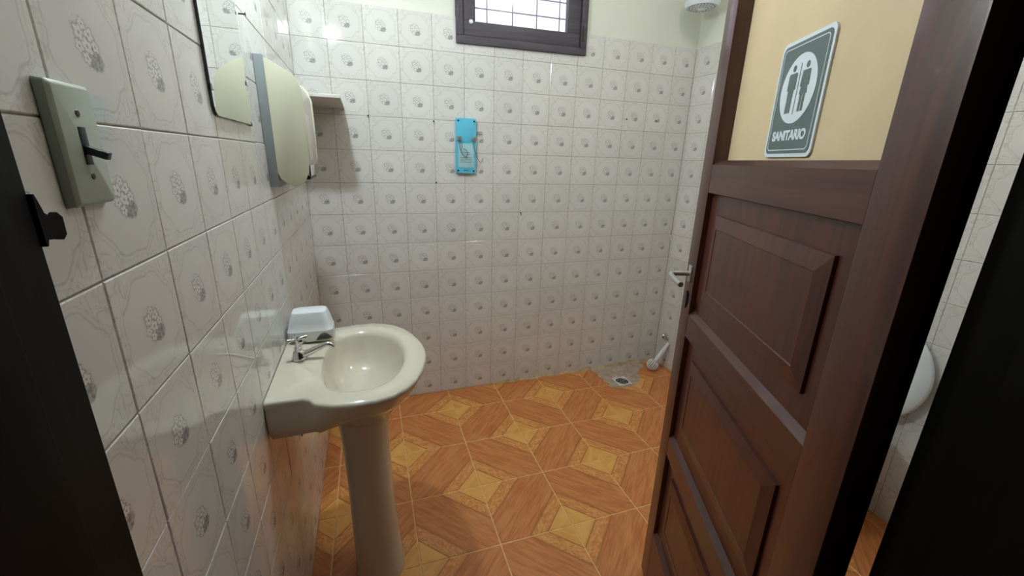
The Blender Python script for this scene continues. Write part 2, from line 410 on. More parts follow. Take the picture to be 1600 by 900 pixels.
# --- walls: plaster core, tiles as children
cache = {}
def lay(wall, mtx, u_lines, v_lines, holes=()):
    """mtx: local (u, v, out) -> world.  Lines give tile boundaries (u0,u1,fu0,fu1)."""
    for (u0, u1, fu0, fu1) in u_lines:
        for (v0, v1, fv0, fv1) in v_lines:
            w, h = u1 - u0, v1 - v0
            if w < 0.006 or h < 0.006: continue
            cu, cv = (u0 + u1) / 2, (v0 + v1) / 2; g = 0.0008
            x0, x1, y0, y1 = -w / 2 + g, w / 2 - g, -h / 2 + g, h / 2 - g
            poly = [(x0, y0), (x1, y0), (x1, y1), (x0, y1)]; cut = 0
            for (hu0, hu1, hv0) in holes:               # everything above hv0 between hu0 and hu1 is open
                a_, b_, c_ = hu0 - cu, hu1 - cu, hv0 - cv
                if c_ < y1 and b_ > x0 and a_ < x1:
                    cut = (u0, v0)
                    if a_ <= x0 and b_ >= x1: poly = [(x0, y0), (x1, y0), (x1, c_), (x0, c_)]
                    elif a_ > x0: poly = [(x0, y0), (x1, y0), (x1, c_), (a_, c_), (a_, y1), (x0, y1)]
                    else: poly = [(x0, y0), (x1, y0), (x1, y1), (b_, y1), (b_, c_), (x0, c_)]
            key = (tuple(round(q, 4) for q in (w, h, fu0, fu1, fv0, fv1)), cut)
            if key not in cache:
                cache[key] = tile_mesh('wall_tile', poly, lambda x, y, a=(w, h, fu0, fu1, fv0, fv1): (a[2] + (x / a[0] + 0.5) * (a[3] - a[2]), a[4] + (y / a[1] + 0.5) * (a[5] - a[4])), TH, 0.0014, M['tile'])
            o = bpy.data.objects.new('wall_tile', cache[key]); C.objects.link(o); o.parent = wall
            j = Matrix.Rotation(random.gauss(0, 0.0022), 4, 'X') @ Matrix.Rotation(random.gauss(0, 0.0022), 4, 'Y') @ Matrix.Rotation(random.gauss(0, 0.002), 4, 'Z')
            o.matrix_world = mtx @ Matrix.Translation((cu, cv, random.uniform(-0.0003, 0.0002))) @ j
VL = [(0.0, Z12, 1 - Z12 / T, 1.0)] + [(Z12 + k * T, Z12 + (k + 1) * T, 0.0, 1.0) for k in range(12)]
WX0, WX1, WZ0, WZ1 = 0.711, 1.388, 1.832, 2.36     # window frame outline
OX0, OX1, OZ0, OZ1 = 0.735, 1.365, 1.856, 2.336     # hole in the masonry
wb = MB()
for a, b in (((0, 0), (OX0, H)), ((OX1, 0), (W, H)), ((OX0, 0), (OX1, OZ0)), ((OX0, OZ1), (OX1, H))):
    wb.box((a[0] - (0.15 if a[0] == 0 else 0), D, a[1] - (0.1 if a[1] == 0 else 0)), (b[0] + (0.15 if b[0] == W else 0), D + 0.15, b[1]))
wall_back = wb.build('wall_back', M['paint'], smooth=False)
tag(wall_back, 'back wall with patterned cream tiles below pale green-cream paint', 'wall', kind='structure')
gb = MB()
for a, b in (((0, 0), (OX0, TILE_TOP)), ((OX1, 0), (W, TILE_TOP)), ((OX0, 0), (OX1, OZ0))):
    gb.box((a[0], D - 0.0052, a[1]), (b[0], D, b[1]))
gb.build('grout_bed', M['grout'], wall_back, smooth=False)
UB = [(k * T, min((k + 1) * T, W - TH), 0.0, 1.0 if k < 13 else (W - TH - k * T) / T) for k in range(14)]
UB[0] = (TH, T, TH / T, 1.0)
lay(wall_back, Matrix(((1, 0, 0, 0), (0, 0, -1, D), (0, 1, 0, 0), (0, 0, 0, 1))), UB, VL, holes=((WX0 + 0.006, WX1 - 0.006, WZ0 + 0.008),))
wl = MB(); wl.box((-0.15, -0.06, -0.1), (0, D, H)); wall_left = wl.build('wall_left', M['paint'], smooth=False)
tag(wall_left, 'left wall of patterned cream tiles carrying the mirror and sink', 'wall', kind='structure')
MB().box((0, YF, 0), (0.0052, D, TILE_TOP)).build('grout_bed', M['grout'], wall_left, smooth=False)
PL = 0.1518; yl0 = D - 1.0759
UL = []
for k in range(-7, 9):
    a, b = yl0 + k * PL, yl0 + (k + 1) * PL
    ca_, cb_ = max(a, YF), min(b, D - 0.0)
    if cb_ - ca_ > 0.008: UL.append((ca_, cb_, (ca_ - a) / PL, (cb_ - a) / PL))
UL = [(D - b, D - a, 1 - fb_, 1 - fa) for a, b, fa, fb_ in UL]   # local u runs from the corner towards the door
UL = [(u0, u1, 1 - f0, 1 - f1) for u0, u1, f0, f1 in UL]
# left wall faces +x: local u -> -y, v -> z, out -> +x ; (u,v,out) right-handed: (-y) x z = -x, so flip u to +y instead
lay(wall_left, Matrix(((0, 0, 1, 0), (1, 0, 0, 0), (0, 1, 0, 0), (0, 0, 0, 1))), [(D - u1, D - u0, f1, f0) for u0, u1, f0, f1 in UL], VL)
wr = MB(); wr.box((W, -0.06, -0.1), (W + 0.15, D, H)); wall_right = wr.build('wall_right', M['paint'], smooth=False)
tag(wall_right, 'right wall of patterned cream tiles, mostly hidden behind the open door', 'wall', kind='structure')
MB().box((W - 0.0052, YF, 0), (W, D, TILE_TOP)).build('grout_bed', M['grout'], wall_right, smooth=False)
UR = []
PR = 0.1535
for k in range(-1, 14):
    a, b = 0.020 + k * PR, 0.020 + (k + 1) * PR
    ca_, cb_ = max(a, TH), min(b, D - YF)
    if cb_ - ca_ > 0.006: UR.append((ca_, cb_, (ca_ - a) / PR, (cb_ - a) / PR))
# right wall faces -x: local u runs from the back corner towards the door (-y), v -> z, out -> -x
lay(wall_right, Matrix(((0, 0, -1, W), (-1, 0, 0, D), (0, 1, 0, 0), (0, 0, 0, 1))), UR, VL)
JX0, JX1, DH = 0.13, 0.81, 2.08
wf = MB(); wf.box((JX1 + 0.12, -0.06, -0.1), (W, YF - 0.004, H)); wf.box((-0.15, -0.06, DH + 0.1), (JX1 + 0.12, YF - 0.004, H))
wall_front = wf.build('wall_front', M['paint'], smooth=False)
tag(wall_front, 'front wall around the doorway', 'wall', kind='structure')
ceiling = MB().box((-0.15, -0.06, H), (W + 0.15, D + 0.15, H + 0.1)).build('ceiling', M['ceiling'], smooth=False)
tag(ceiling, 'flat pale ceiling', 'ceiling', kind='structure')
# the dim hall the camera stands in
for nm, a, b in (('wall_hall_left', (-0.95, -1.9, -0.1), (-0.85, -0.06, H)), ('wall_hall_right', (W + 0.05, -1.9, -0.1), (W + 0.15, -0.06, H)),
                 ('wall_hall_back', (-0.95, -2.0, -0.1), (W + 0.15, -1.9, H)), ('wall_hall_front', (-0.95, -0.06, -0.1), (-0.15, 0.05, H))):
    tag(MB().box(a, b).build(nm, M['hall'], smooth=False), 'dim hall wall outside the doorway', 'wall', 'hall walls', 'structure')
tag(MB().box((-0.95, -2.0, H), (W + 0.15, -0.06, H + 0.1)).build('ceiling', M['hall'], smooth=False), 'dim hall ceiling outside the doorway', 'ceiling', kind='structure')
tag(MB().box((-0.95, -2.0, -0.1), (W + 0.15, -0.06, -0.0016)).build('floor', M['hall'], smooth=False), 'dim hall floor outside the doorway', 'floor', kind='structure')
# --- door frame (dark jambs with a rebate)
tl = MB(); tl.prism([(0.009, -0.075), (0.145, -0.075), (0.145, 0.030), (JX0, 0.030), (JX0, 0.079), (0.009, 0.079)], 0.0, DH, axis=2, bev=0.0015)
trim_l = tl.build('trim_1', M['jamb']); tag(trim_l, 'near-black wooden door jamb at the left edge, with strike lip', 'door frame', kind='structure')
tr_ = MB(); tr_.prism([(JX1 + 0.12, -0.075), (JX1 - 0.015, -0.075), (JX1 - 0.015, 0.028), (JX1, 0.028), (JX1, 0.0745), (JX1 + 0.12, 0.0745)], 0.0, DH, axis=2, bev=0.0015)
trim_r = tr_.build('trim_2', M['jamb']); tag(trim_r, 'near-black wooden hinge jamb at the right edge', 'door frame', kind='structure')
trim_t = MB().box((0.009, -0.075, DH), (JX1 + 0.12, 0.0745, DH + 0.1), 0.002).build('trim_3', M['jamb'])
tag(trim_t, 'dark wooden head of the door frame', 'door frame', kind='structure')
sp = MB()
sp.prism([(0.0785, 1.2745), (0.0795, 1.2745), (0.0806, 1.2770), (0.0865, 1.2765), (0.0900, 1.2755), (0.0928, 1.2775), (0.0930, 1.2850), (0.0900, 1.2875), (0.0865, 1.2855), (0.0825, 1.288), (0.0806, 1.2935), (0.0795, 1.296), (0.0785, 1.296)], JX0 - 0.001, JX0 + 0.0015, axis=0)
tag(sp.build('strike_plate', M['jamb'], trim_l, smooth=False), 'dark metal strike plate lip')
# ================================================================== window
win = empty('window_1', ((WX0 + WX1) / 2, D, WZ0)); tag(win, 'small high window with dark wooden frame and wired pane in the back wall', 'window', kind='structure')
win.rotation_euler = (0, -0.012, 0)
wc = (WX0 + WX1) / 2
def wpart(name, m, a, b, bev=0.003, parent=win):
    return MB().box((a[0] - wc, a[1], a[2] - WZ0), (b[0] - wc, b[1], b[2] - WZ0), bev).build(name, m, parent)
FW = 0.034
wpart('frame_rail', M['window_wood'], (WX0, -0.022, WZ0), (WX1, 0.10, WZ0 + FW)); wpart('frame_rail', M['window_wood'], (WX0, -0.022, WZ1 - FW), (WX1, 0.10, WZ1))
wpart('frame_stile', M['window_wood'], (WX0, -0.022, WZ0 + FW), (WX0 + FW, 0.10, WZ1 - FW)); wpart('frame_stile', M['window_wood'], (WX1 - FW, -0.022, WZ0 + FW), (WX1, 0.10, WZ1 - FW))
sx0, sx1, sz0, sz1 = WX0 + FW + 0.002, WX1 - FW - 0.002, WZ0 + FW + 0.002, WZ1 - FW - 0.002
SW = 0.062
sash = wpart('sash', M['window_wood'], (sx0, -0.012, sz0), (sx1, 0.026, sz0 + SW))
wpart('sash_rail', M['window_wood'], (sx0, -0.012, sz1 - SW), (sx1, 0.026, sz1), parent=sash)
wpart('sash_stile', M['window_wood'], (sx0, -0.012, sz0 + SW), (sx0 + SW - 0.004, 0.026, sz1 - SW), parent=sash); wpart('sash_stile', M['window_wood'], (sx1 - SW - 0.008, -0.012, sz0 + SW), (sx1, 0.026, sz1 - SW), parent=sash)
wpart('pane', M['pane'], (sx0 + 0.05, 0.010, sz0 + 0.05), (sx1 - 0.05, 0.014, sz1 - 0.05), 0.0)
MB().lathe([(0.0, 0.012), (0.0075, 0.010), (0.0105, 0.004), (0.009, 0.0)], 16, at((sx0 + 0.036 - wc, -0.012, sz0 + 0.057 - WZ0), (0, -1, 0))).build('knob', M['white_plastic'], sash)
wpart('hinge', M['dark_metal'], (WX1 - FW + 0.004, -0.025, WZ0 + 0.06), (WX1 - FW + 0.012, -0.020, WZ0 + 0.13), 0.001)
for gx in (0.896, 1.030, 1.162, 1.290):
    MB().tube([(gx - wc, 0.115, 0.0), (gx - wc, 0.115, 0.55)], 0.0035, 8).build('grille_bar', M['dark_metal'], win)
for gz in (2.024, 2.098, 2.17, 2.245):
    MB().tube([(-0.37, 0.119, gz - WZ0 + 0.0), (0.37, 0.119, gz - WZ0)], 0.0035, 8).build('grille_bar', M['dark_metal'], win)
# ================================================================== door
FX, FY, PHI = 1.0532, 0.7209, -1.9974
DW = 0.6684; SL, SR = 0.0643, 0.5875; DT = 0.040
door = empty('door_1', (FX, FY, 0), PHI)
tag(door, 'open dark reddish-brown wooden door with raised panels and cream upper board', 'door', kind='structure')
ZB, ZH, ZE, ZD, ZC, ZBb, ZA, ZG, ZT0, ZT1 = 0.012, 0.2311, 0.5135, 0.5808, 0.8818, 0.9544, 1.2502, 1.3251, 1.94, 2.05
MB().box((0, 0, ZB), (SL, DT, ZT1), 0.0025).build('lock_stile', M['wood_v'], door)
MB().box((SR, 0, ZB), (DW, DT, ZT1), 0.0025).build('hinge_stile', M['wood_v'], door)
for z0, z1 in ((ZB, ZH), (ZE, ZD), (ZC, ZBb), (ZA, ZG), (ZT0, ZT1)):
    rb_ = MB(); rb_.prism([(0.0008, z0 + 0.002), (0.0028, z0), (DT - 0.0028, z0), (DT - 0.0008, z0 + 0.002), (DT - 0.0008, z1 - 0.012), (DT - 0.0128, z1), (0.0135, z1), (0.0008, z1 - 0.011)], SL + 0.0004, SR - 0.0004, axis=0)
    rb_.build('rail', M['wood_h'], door, smooth=False)
def raised_panel(z0, z1):
    b = MB(); a0, a1 = SL - 0.0, SR
    def ring(i, d): return [(a0 + i, d, z0 + i), (a1 - i, d, z0 + i), (a1 - i, d, z1 - i), (a0 + i, d, z1 - i)]
    b.loft([ring(-0.004, 0.028), ring(-0.004, 0.0135), ring(0.045, 0.0135), ring(0.0455, 0.0085), ring(0.074, 0.0040), ring(0.0755, 0.0055)], True, True)
    return b.build('raised_panel', M['wood_panel'], door, smooth=False)
for z0, z1 in ((ZH, ZE), (ZD, ZC), (ZBb, ZA)): raised_panel(z0, z1)
RC = 0.033
MB().box((SL - 0.004, RC, ZG - 0.004), (SR + 0.004, RC + 0.005, ZT0 + 0.004)).build('upper_board', M['cream_panel'], door, smooth=False)
# lever handle on an oblong rose and the keyhole cover
hz = 1.045
hnd = MB().box((0.024, -0.004, hz - 0.022), (0.046, 0.001, hz + 0.022), 0.002).build('handle_plate', M['handle'], door)
MB().tube(smoothpath([(0.035, 0.0, hz), (0.035, -0.020, hz), (0.035, -0.043, hz - 0.001), (0.042, -0.051, hz - 0.002), (0.060, -0.052, hz - 0.003), (0.100, -0.052, hz - 0.004), (0.128, -0.050, hz - 0.005)], 5), 0.0065, 12).build('lever', M['handle'], hnd)
key = MB().prism(rrect(0.018, 0.046, 0.009, 6, 0.034, 0.975), -0.004, 0.001, 1, 0.001).build('keyhole_cover', M['dark_metal'], door)
for hzz in (0.22, 0.66, 1.85):
    MB().tube([(DW + 0.004, DT + 0.003, hzz - 0.04), (DW + 0.004, DT + 0.003, hzz + 0.04)], 0.0055, 10).build('hinge', M['dark_metal'], door)
# ------------------------------------------------------------------ restroom sign on the cream board
SGX0, SGX1, SGZ0, SGZ1 = 0.243, 0.393, 1.331, 1.518
sign = empty('restroom_sign', Matrix.Translation((FX, FY, 0)) @ Matrix.Rotation(PHI, 4, 'Z') @ Vector(((SGX0 + SGX1) / 2, RC, SGZ0)), PHI)
tag(sign, 'small grey-green restroom sign reading SANITARIO on the cream board of the door', 'sign')
sw, sh = SGX1 - SGX0, SGZ1 - SGZ0
def sgn(name, poly, lo, hi, m, parent=sign): return MB().prism(poly, -hi, -lo, 1).build(name, m, parent, smooth=False)
sgn('sign_plate', rrect(sw, sh, 0.012, 6, 0, sh / 2), 0.0003, 0.0035, M['sign_white'])
sgn('sign_field', rrect(sw - 0.012, sh - 0.012, 0.010, 6, 0, sh / 2), 0.0035, 0.0041, M['sign_green'])
bl = MB(); o_, i_ = rrect(sw - 0.022, sh - 0.022, 0.008, 6, 0, sh / 2), rrect(sw - 0.025, sh - 0.025, 0.0068, 6, 0, sh / 2)
bl.loft([[(p[0], -0.0041, p[1]) for p in o_], [(p[0], -0.0045, p[1]) for p in o_], [(p[0], -0.0045, p[1]) for p in i_], [(p[0], -0.0041, p[1]) for p in i_]], False, False)
bl.build('border_line', M['sign_white'], sign, smooth=False)
ec = (0.0, sh * 0.575); er = (0.0525, 0.0535)
sgn('disc', [(ec[0] + er[0] * math.cos(2 * math.pi * k / 48), ec[1] + er[1] * math.sin(2 * math.pi * k / 48)) for k in range(48)], 0.0041, 0.0046, M['sign_white'])
def person(cx, dress, name):
    b = MB(); y0, y1 = -0.0051, -0.0046
    cz = ec[1]
    def pr(poly): b.prism([(cx + p[0], cz + p[1]) for p in poly], y0, y1, 1)
    pr([(0.0048 * math.cos(2 * math.pi * k / 20), 0.0335 + 0.0052 * math.sin(2 * math.pi * k / 20)) for k in range(20)])
    if dress: pr([(-0.010, 0.026), (0.010, 0.026), (0.0115, 0.022), (0.0125, 0.002), (0.0095, 0.002), (0.0085, 0.016), (0.0075, 0.008), (0.011, -0.010), (-0.011, -0.010), (-0.0075, 0.008), (-0.0085, 0.016), (-0.0095, 0.002), (-0.0125, 0.002), (-0.0115, 0.022)])
    else: pr([(-0.011, 0.026), (0.011, 0.026), (0.0125, 0.022), (0.0125, 0.0), (0.0095, 0.0), (0.009, 0.017), (0.0085, -0.010), (-0.0085, -0.010), (-0.009, 0.017), (-0.0095, 0.0), (-0.0125, 0.0), (-0.0125, 0.022)])
    lw = 0.0032 if dress else 0.0036
    for s in (-1, 1): pr([(s * 0.0044 - lw, -0.010), (s * 0.0044 + lw, -0.010), (s * 0.0044 + lw, -0.036), (s * 0.0044 - lw, -0.036)])
    return b.build(name, M['sign_green'], sign, smooth=False)
person(-0.0195, False, 'man_pictogram'); person(0.0195, True, 'woman_pictogram')
MB().box((-0.0007, -0.0051, ec[1] - 0.039), (0.0007, -0.0046, ec[1] + 0.039)).build('divider_line', M['sign_green'], sign, smooth=False)
tcu = bpy.data.curves.new('lettering', 'FONT'); tcu.body = 'SANITARIO'; tcu.align_x = 'CENTER'; tcu.align_y = 'CENTER'; tcu.size = 0.0215; tcu.extrude = 0.0003; tcu.offset = 0.0009; tcu.space_character = 0.95
to = bpy.data.objects.new('lettering_tmp', tcu); C.objects.link(to)
bpy.context.view_layer.update()
tme = bpy.data.meshes.new_from_object(to.evaluated_get(bpy.context.evaluated_depsgraph_get()))
bpy.data.objects.remove(to); tme.materials.clear(); tme.materials.append(M['sign_white'])
tme.transform(Matrix.Translation((0, -0.0044, 0.0345)) @ Matrix.Rotation(math.pi / 2, 4, 'X'))
lt = bpy.data.objects.new('lettering', tme); C.objects.link(lt); lt.parent = sign; tag(lt, 'white word SANITARIO')
# ================================================================== pedestal sink
SY = 1.013; RZ0 = 0.768
sink = empty('pedestal_sink', (0.215, SY, 0)); tag(sink, 'cream ceramic pedestal sink with chrome tap against the left wall', 'sink')
def rim_half(x):
    tab = [(0.0, 0.205), (0.095, 0.207), (0.112, 0.226), (0.15, 0.242), (0.20, 0.252), (0.25, 0.252), (0.30, 0.232), (0.34, 0.192), (0.365, 0.150), (0.383, 0.098), (0.393, 0.045), (0.396, 0.0)]
    for (a, b), (c, d) in zip(tab, tab[1:]):
        if a <= x <= c: return b + (d - b) * (x - a) / (c - a)
    return 0.0
X0 = TH + 0.0015
right = [(X0, 0.205), (0.05, 0.205), (0.088, 0.206), (0.102, 0.213), (0.114, 0.228), (0.15, 0.242), (0.20, 0.252), (0.25, 0.251), (0.29, 0.237), (0.325, 0.210), (0.352, 0.172), (0.373, 0.125), (0.387, 0.075), (0.394, 0.035)]
outline = right + [(0.396, 0.0)] + [(x, -h) for x, h in reversed(right)]     # from +y back corner round the front to -y back corner
backn = 7
outline += [(X0, -0.205 + 0.41 * k / (backn + 1)) for k in range(1, backn + 1)]
NO = len(outline)
inner_c = (0.222, 0.0)
def inner_pt(ang, k=1.0):
    # D-shaped bowl: flat towards the wall
    c, s = math.cos(ang), math.sin(ang)
    rx = 0.113 if c > 0 else 0.105
    n = 2.0 if c > 0 else 3.2
    r = 1.0 / ((abs(c) / rx) ** n + (abs(s) / 0.187) ** n) ** (1 / n)
    return (inner_c[0] + k * r * c, inner_c[1] + k * r * s)
angs = [math.atan2(y - inner_c[1], x - inner_c[0]) for x, y in outline]
def rg(pts, z): return [(p[0] - 0.215, p[1], z if not callable(z) else z(p)) for p in pts]
def scl(k, kx=None, c=(0.20, 0.0)): return [(max(X0, c[0] + (x - c[0]) * (kx or k)), c[1] + (y - c[1]) * k) for x, y in outline]
def deck(p): return RZ0 + 0.007 * max(0.0, min(1.0, (0.118 - p[0]) / 0.012))
def out_in(d):      # outline pulled inwards by d (towards the bowl centre), wall side kept
    res = []
    for (x, y), a in zip(outline, angs):
        l = math.hypot(x - inner_c[0], y)
        q = (inner_c[0] + (x - inner_c[0]) * (1 - d / l), y * (1 - d / l))
        res.append((max(X0, q[0]) if x > X0 + 1e-6 else X0, q[1]))
    return res
basin = MB()
rings = []
# underside up
rings.append(rg([(0.215 + 0.070 * math.cos(a), 0.075 * math.sin(a)) for a in angs], 0.585))
rings.append(rg([(0.215 + 0.085 * math.cos(a), 0.105 * math.sin(a)) for a in angs], 0.605))
def tap_in(kx, ky, kb, z):      # underside ring: kept broad at the wall, drawn in under the bowl
    out = []
    for x, y in outline:
        t = max(0.0, min(1.0, (x - 0.07) / 0.12)); t = t * t * (3 - 2 * t)
        out.append((max(X0, 0.215 + (x - 0.215) * (kx if x > 0.215 else 1.0 - (1.0 - kb) * 0.4)), y * (kb + (ky - kb) * t)))
    return rg(out, z)
rings.append(tap_in(0.50, 0.52, 0.55, 0.640))
rings.append(tap_in(0.66, 0.70, 0.95, 0.672))
rings.append(tap_in(0.80, 0.83, 0.985, 0.700))
rings.append(tap_in(0.915, 0.935, 0.992, 0.728))
rings.append(rg(out_in(0.005), lambda p: RZ0 - 0.019))
rings.append(rg(outline, lambda p: deck(p) - 0.012))
rings.append(rg(outline, lambda p: deck(p) - 0.005))
rings.append(rg(out_in(0.005), lambda p: deck(p)))
rings.append(rg([(inner_pt(a, 1.09)) if (inner_pt(a, 1.09)[0] > 0.112) else inner_pt(a, 1.03) for a in angs], lambda p: RZ0 + 0.0008))
for kk, dz in ((1.0, -0.004), (0.965, -0.016), (0.92, -0.045), (0.82, -0.085), (0.62, -0.112), (0.35, -0.124), (0.10, -0.128)):
    rings.append(rg([inner_pt(a, kk) for a in angs], RZ0 + dz))
basin.loft(rings, True, True)
bo = basin.build('basin', M['ceramic'], sink, angle=60)
ped = MB(); pr_ = []
for z, rx, ry, cx in ((0.0, 0.078, 0.088, 0.222), (0.02, 0.077, 0.087, 0.222), (0.04, 0.073, 0.082, 0.221), (0.15, 0.070, 0.079, 0.216), (0.35, 0.066, 0.076, 0.212), (0.50, 0.066, 0.078, 0.209), (0.58, 0.071, 0.086, 0.208), (0.612, 0.076, 0.092, 0.208)):
    ring = []
    for q in range(36):
        a = 2 * math.pi * q / 36; c, s = math.cos(a), math.sin(a)
        n = 2.6; r = 1 / ((abs(c) / rx) ** n + (abs(s) / ry) ** n) ** (1 / n)
        ring.append((cx - 0.215 + r * c, r * s, z))
    pr_.append(ring)
ped.loft(pr_); ped.build('pedestal', M['ceramic'], sink)
MB().lathe([(0.0, 0.0), (0.018, 0.0), (0.02, 0.002), (0.014, 0.004), (0.0, 0.003)], 20, Matrix.Translation((0.007, 0, RZ0 - 0.129))).build('drain_ring', M['chrome'], sink)
# tap: body > spout, handle
fx, fy, fz = 0.056 - 0.215, 0.014, RZ0 + 0.007
tap = MB().lathe([(0.0, 0.0), (0.019, 0.0), (0.0195, 0.003), (0.0175, 0.008), (0.0155, 0.017), (0.0125, 0.023), (0.0105, 0.025), (0.0105, 0.034), (0.0075, 0.036), (0.0075, 0.043), (0.005, 0.045), (0.005, 0.054), (0.0, 0.055)], 20, Matrix.Translation((fx, fy, fz))).build('tap', M['chrome'], sink)
MB().tube(smoothpath([(fx + 0.004, fy, fz + 0.010), (fx + 0.025, fy, fz + 0.016), (fx + 0.052, fy + 0.001, fz + 0.027), (fx + 0.072, fy + 0.001, fz + 0.034), (fx + 0.082, fy + 0.001, fz + 0.031), (fx + 0.086, fy + 0.001, fz + 0.024)], 5), [0.0105 - 0.0035 * min(1.0, q / 14) for q in range(26)], 14).build('spout', M['chrome'], tap)
hb = MB(); hc = Vector((fx, fy, fz + 0.058))
hb.lathe([(0.0, -0.006), (0.0075, -0.005), (0.0085, 0.0), (0.006, 0.005), (0.0, 0.0065)], 16, Matrix.Translation(hc))
for a in range(4):
    d = Vector((math.cos(0.5 + a * math.pi / 2), math.sin(0.5 + a * math.pi / 2), 0.0))
    hb.tube([hc, hc + d * 0.009, hc + d * 0.016, hc + d * 0.022, hc + d * 0.026, hc + d * 0.028], [0.0042, 0.0040, 0.005, 0.0072, 0.006, 0.001], 10)
hb.build('cross_handle', M['chrome'], tap)
# steel bracket below the far back corner of the basin
brk = MB().prism([(TH + 0.001, 0.70), (0.085, 0.70), (0.085, 0.69), (0.012, 0.44), (TH + 0.001, 0.44)], 1.158, 1.163, 1).build('support_bracket', M['grey_plastic'], smooth=False)
tag(brk, 'grey triangular wall bracket peeking out below the sink', 'bracket')
# ------------------------------------------------------------------ white hood on the sink deck
hood = empty('soap_holder', (0.075, 1.170, RZ0 + 0.007)); tag(hood, 'white plastic soap holder with wavy lower edge standing on the sink deck', 'soap holder')
def hood_ring(z, w, d, r, wave=0.0):
    pts = rrect(w, d, r, 6)
    out = []
    # densify straight runs
    for i in range(len(pts)):
        a, b = Vector(pts[i]), Vector(pts[(i + 1) % len(pts)])
        n = max(1, int((b - a).length / 0.006))
        if wave is not None:
            pass
        out.append((a.x, a.y, z))
    return out
def hood_pts(w, d, r):
    pts = []
    for k, (sx, sy) in enumerate(((1, 1), (-1, 1), (-1, -1), (1, -1))):
        for q in range(6):
            a = math.pi / 2 * (k + q / 5)
            pts.append((sx * (w / 2 - r) + r * math.cos(a), sy * (d / 2 - r) + r * math.sin(a)))
        # straight run to the next corner
        nx, ny = ((-1, 1), (-1, -1), (1, -1), (1, 1))[k]
        a = pts[-1]; ang = math.pi / 2 * (k + 1)
        b = (nx * (w / 2 - r) + r * math.cos(ang), ny * (d / 2 - r) + r * math.sin(ang))
        for q in range(1, 14): pts.append((a[0] + (b[0] - a[0]) * q / 14, a[1] + (b[1] - a[1]) * q / 14))
    return pts
def lip(p):
    x = p[0]
    return 0.004 + 0.026 * max(0.0, math.sin((x - 0.012) / 0.052 * math.pi)) if 0.012 < x < 0.064 else (0.004 + 0.014 * max(0.0, math.sin((-x - 0.012) / 0.052 * math.pi)) if -0.064 < x < -0.012 else 0.004)
hr = []
for z, w, d in ((None, 0.126, 0.086), (0.036, 0.126, 0.086), (0.038, 0.123, 0.083), (0.060, 0.112, 0.074), (0.084, 0.099, 0.064), (0.090, 0.094, 0.059), (0.092, 0.086, 0.052)):
    P = hood_pts(w, d, 0.018)
    hr.append([(p[0], p[1], lip(p) if z is None else z) for p in P])
hm = MB(); hm.loft(hr, False, True)
ho = hm.build('hood_shell', M['white_plastic'], hood, angle=35)
sm_ = ho.modifiers.new('thickness', 'SOLIDIFY'); sm_.thickness = 0.0025; sm_.offset = -1
MB().prism(rrect(0.112, 0.072, 0.014, 5), 0.0, 0.004, 2, 0.001).build('tray', M['cream_plastic'], hood)
# ================================================================== things on the left wall
# mirror
mir = empty('wall_mirror', (TH, 0.94, 1.377)); tag(mir, 'frameless mirror with rounded corner hanging on the left tiled wall', 'mirror')
y0m, y1m, z0m, z1m = 0.803, 1.085, 1.377, 1.86
def mpoly(i, r=0.022):
    a, b, c, d = y0m + i - 0.94, y1m - i - 0.94, i, z1m - z0m - i
    pts = []
    for cx, cz, st in ((a + r, c + r, math.pi), (b - 0.003, c + 0.003, 1.5 * math.pi), (b - r, d - r, 0), (a + r, d - r, math.pi / 2)):
        rr = 0.003 if abs(cx - (b - 0.003)) < 1e-9 else r
        for q in range(7): pts.append((cx + rr * math.cos(st + q / 6 * math.pi / 2), cz + rr * math.sin(st + q / 6 * math.pi / 2)))
    return pts
MB().prism(mpoly(0.0), 0.0006, 0.0046, 0).build('glass_sheet', M['mirror_edge'], mir, smooth=False)
MB().prism(mpoly(0.0008), 0.0046, 0.0050, 0).build('reflective_face', M['mirror'], mir, smooth=False)
for yy, zz in ((0.808, 1.425), (1.084, 1.380), (1.086, 1.470)):
    MB().box((0.0006, yy - 0.005 - 0.94, zz - 0.006 - 1.377), (0.0072, yy + 0.005 - 0.94, zz + 0.006 - 1.377), 0.001).build('mirror_clip', M['white_plastic'], mir)
# light switch
swt = empty('light_switch', (TH, 0.367, 1.316)); tag(swt, 'grey-green surface-mounted light switch with a dark toggle', 'light switch')
def frus(a, b):
    (y0, y1, z0, z1), (Y0, Y1, Z0, Z1_) = a, b
    return a, b
fbx = MB()
def rr3(x, w, h, r): return [(x, p[0], p[1]) for p in rrect(w, h, r, 4)]
fbx.loft([rr3(0.0005, 0.064, 0.108, 0.003), rr3(0.0075, 0.062, 0.106, 0.003), rr3(0.0100, 0.057, 0.101, 0.003), rr3(0.0104, 0.055, 0.099, 0.003)])
fbx.build('cover', M['switch_plate'], swt, angle=25)
slot = MB().box((0.0098, -0.0055, -0.0165), (0.0109, 0.0055, 0.0165), 0.0003).build('toggle_slot', M['black_plastic'], swt)
MB().box((0.0, -0.0040, -0.0035), (0.0175, 0.0040, 0.0035), 0.001, Matrix.Translation((0.0100, 0, -0.003)) @ Matrix.Rotation(0.35, 4, 'Y')).build('toggle', M['toggle'], slot)
for dz in (0.028, -0.027):
    MB().lathe([(0.0, 0.0008), (0.0028, 0.0006), (0.0034, 0.0)], 14, at((0.0104, 0.0, dz), (1, 0, 0))).build('screw', M['dark_metal'], swt)
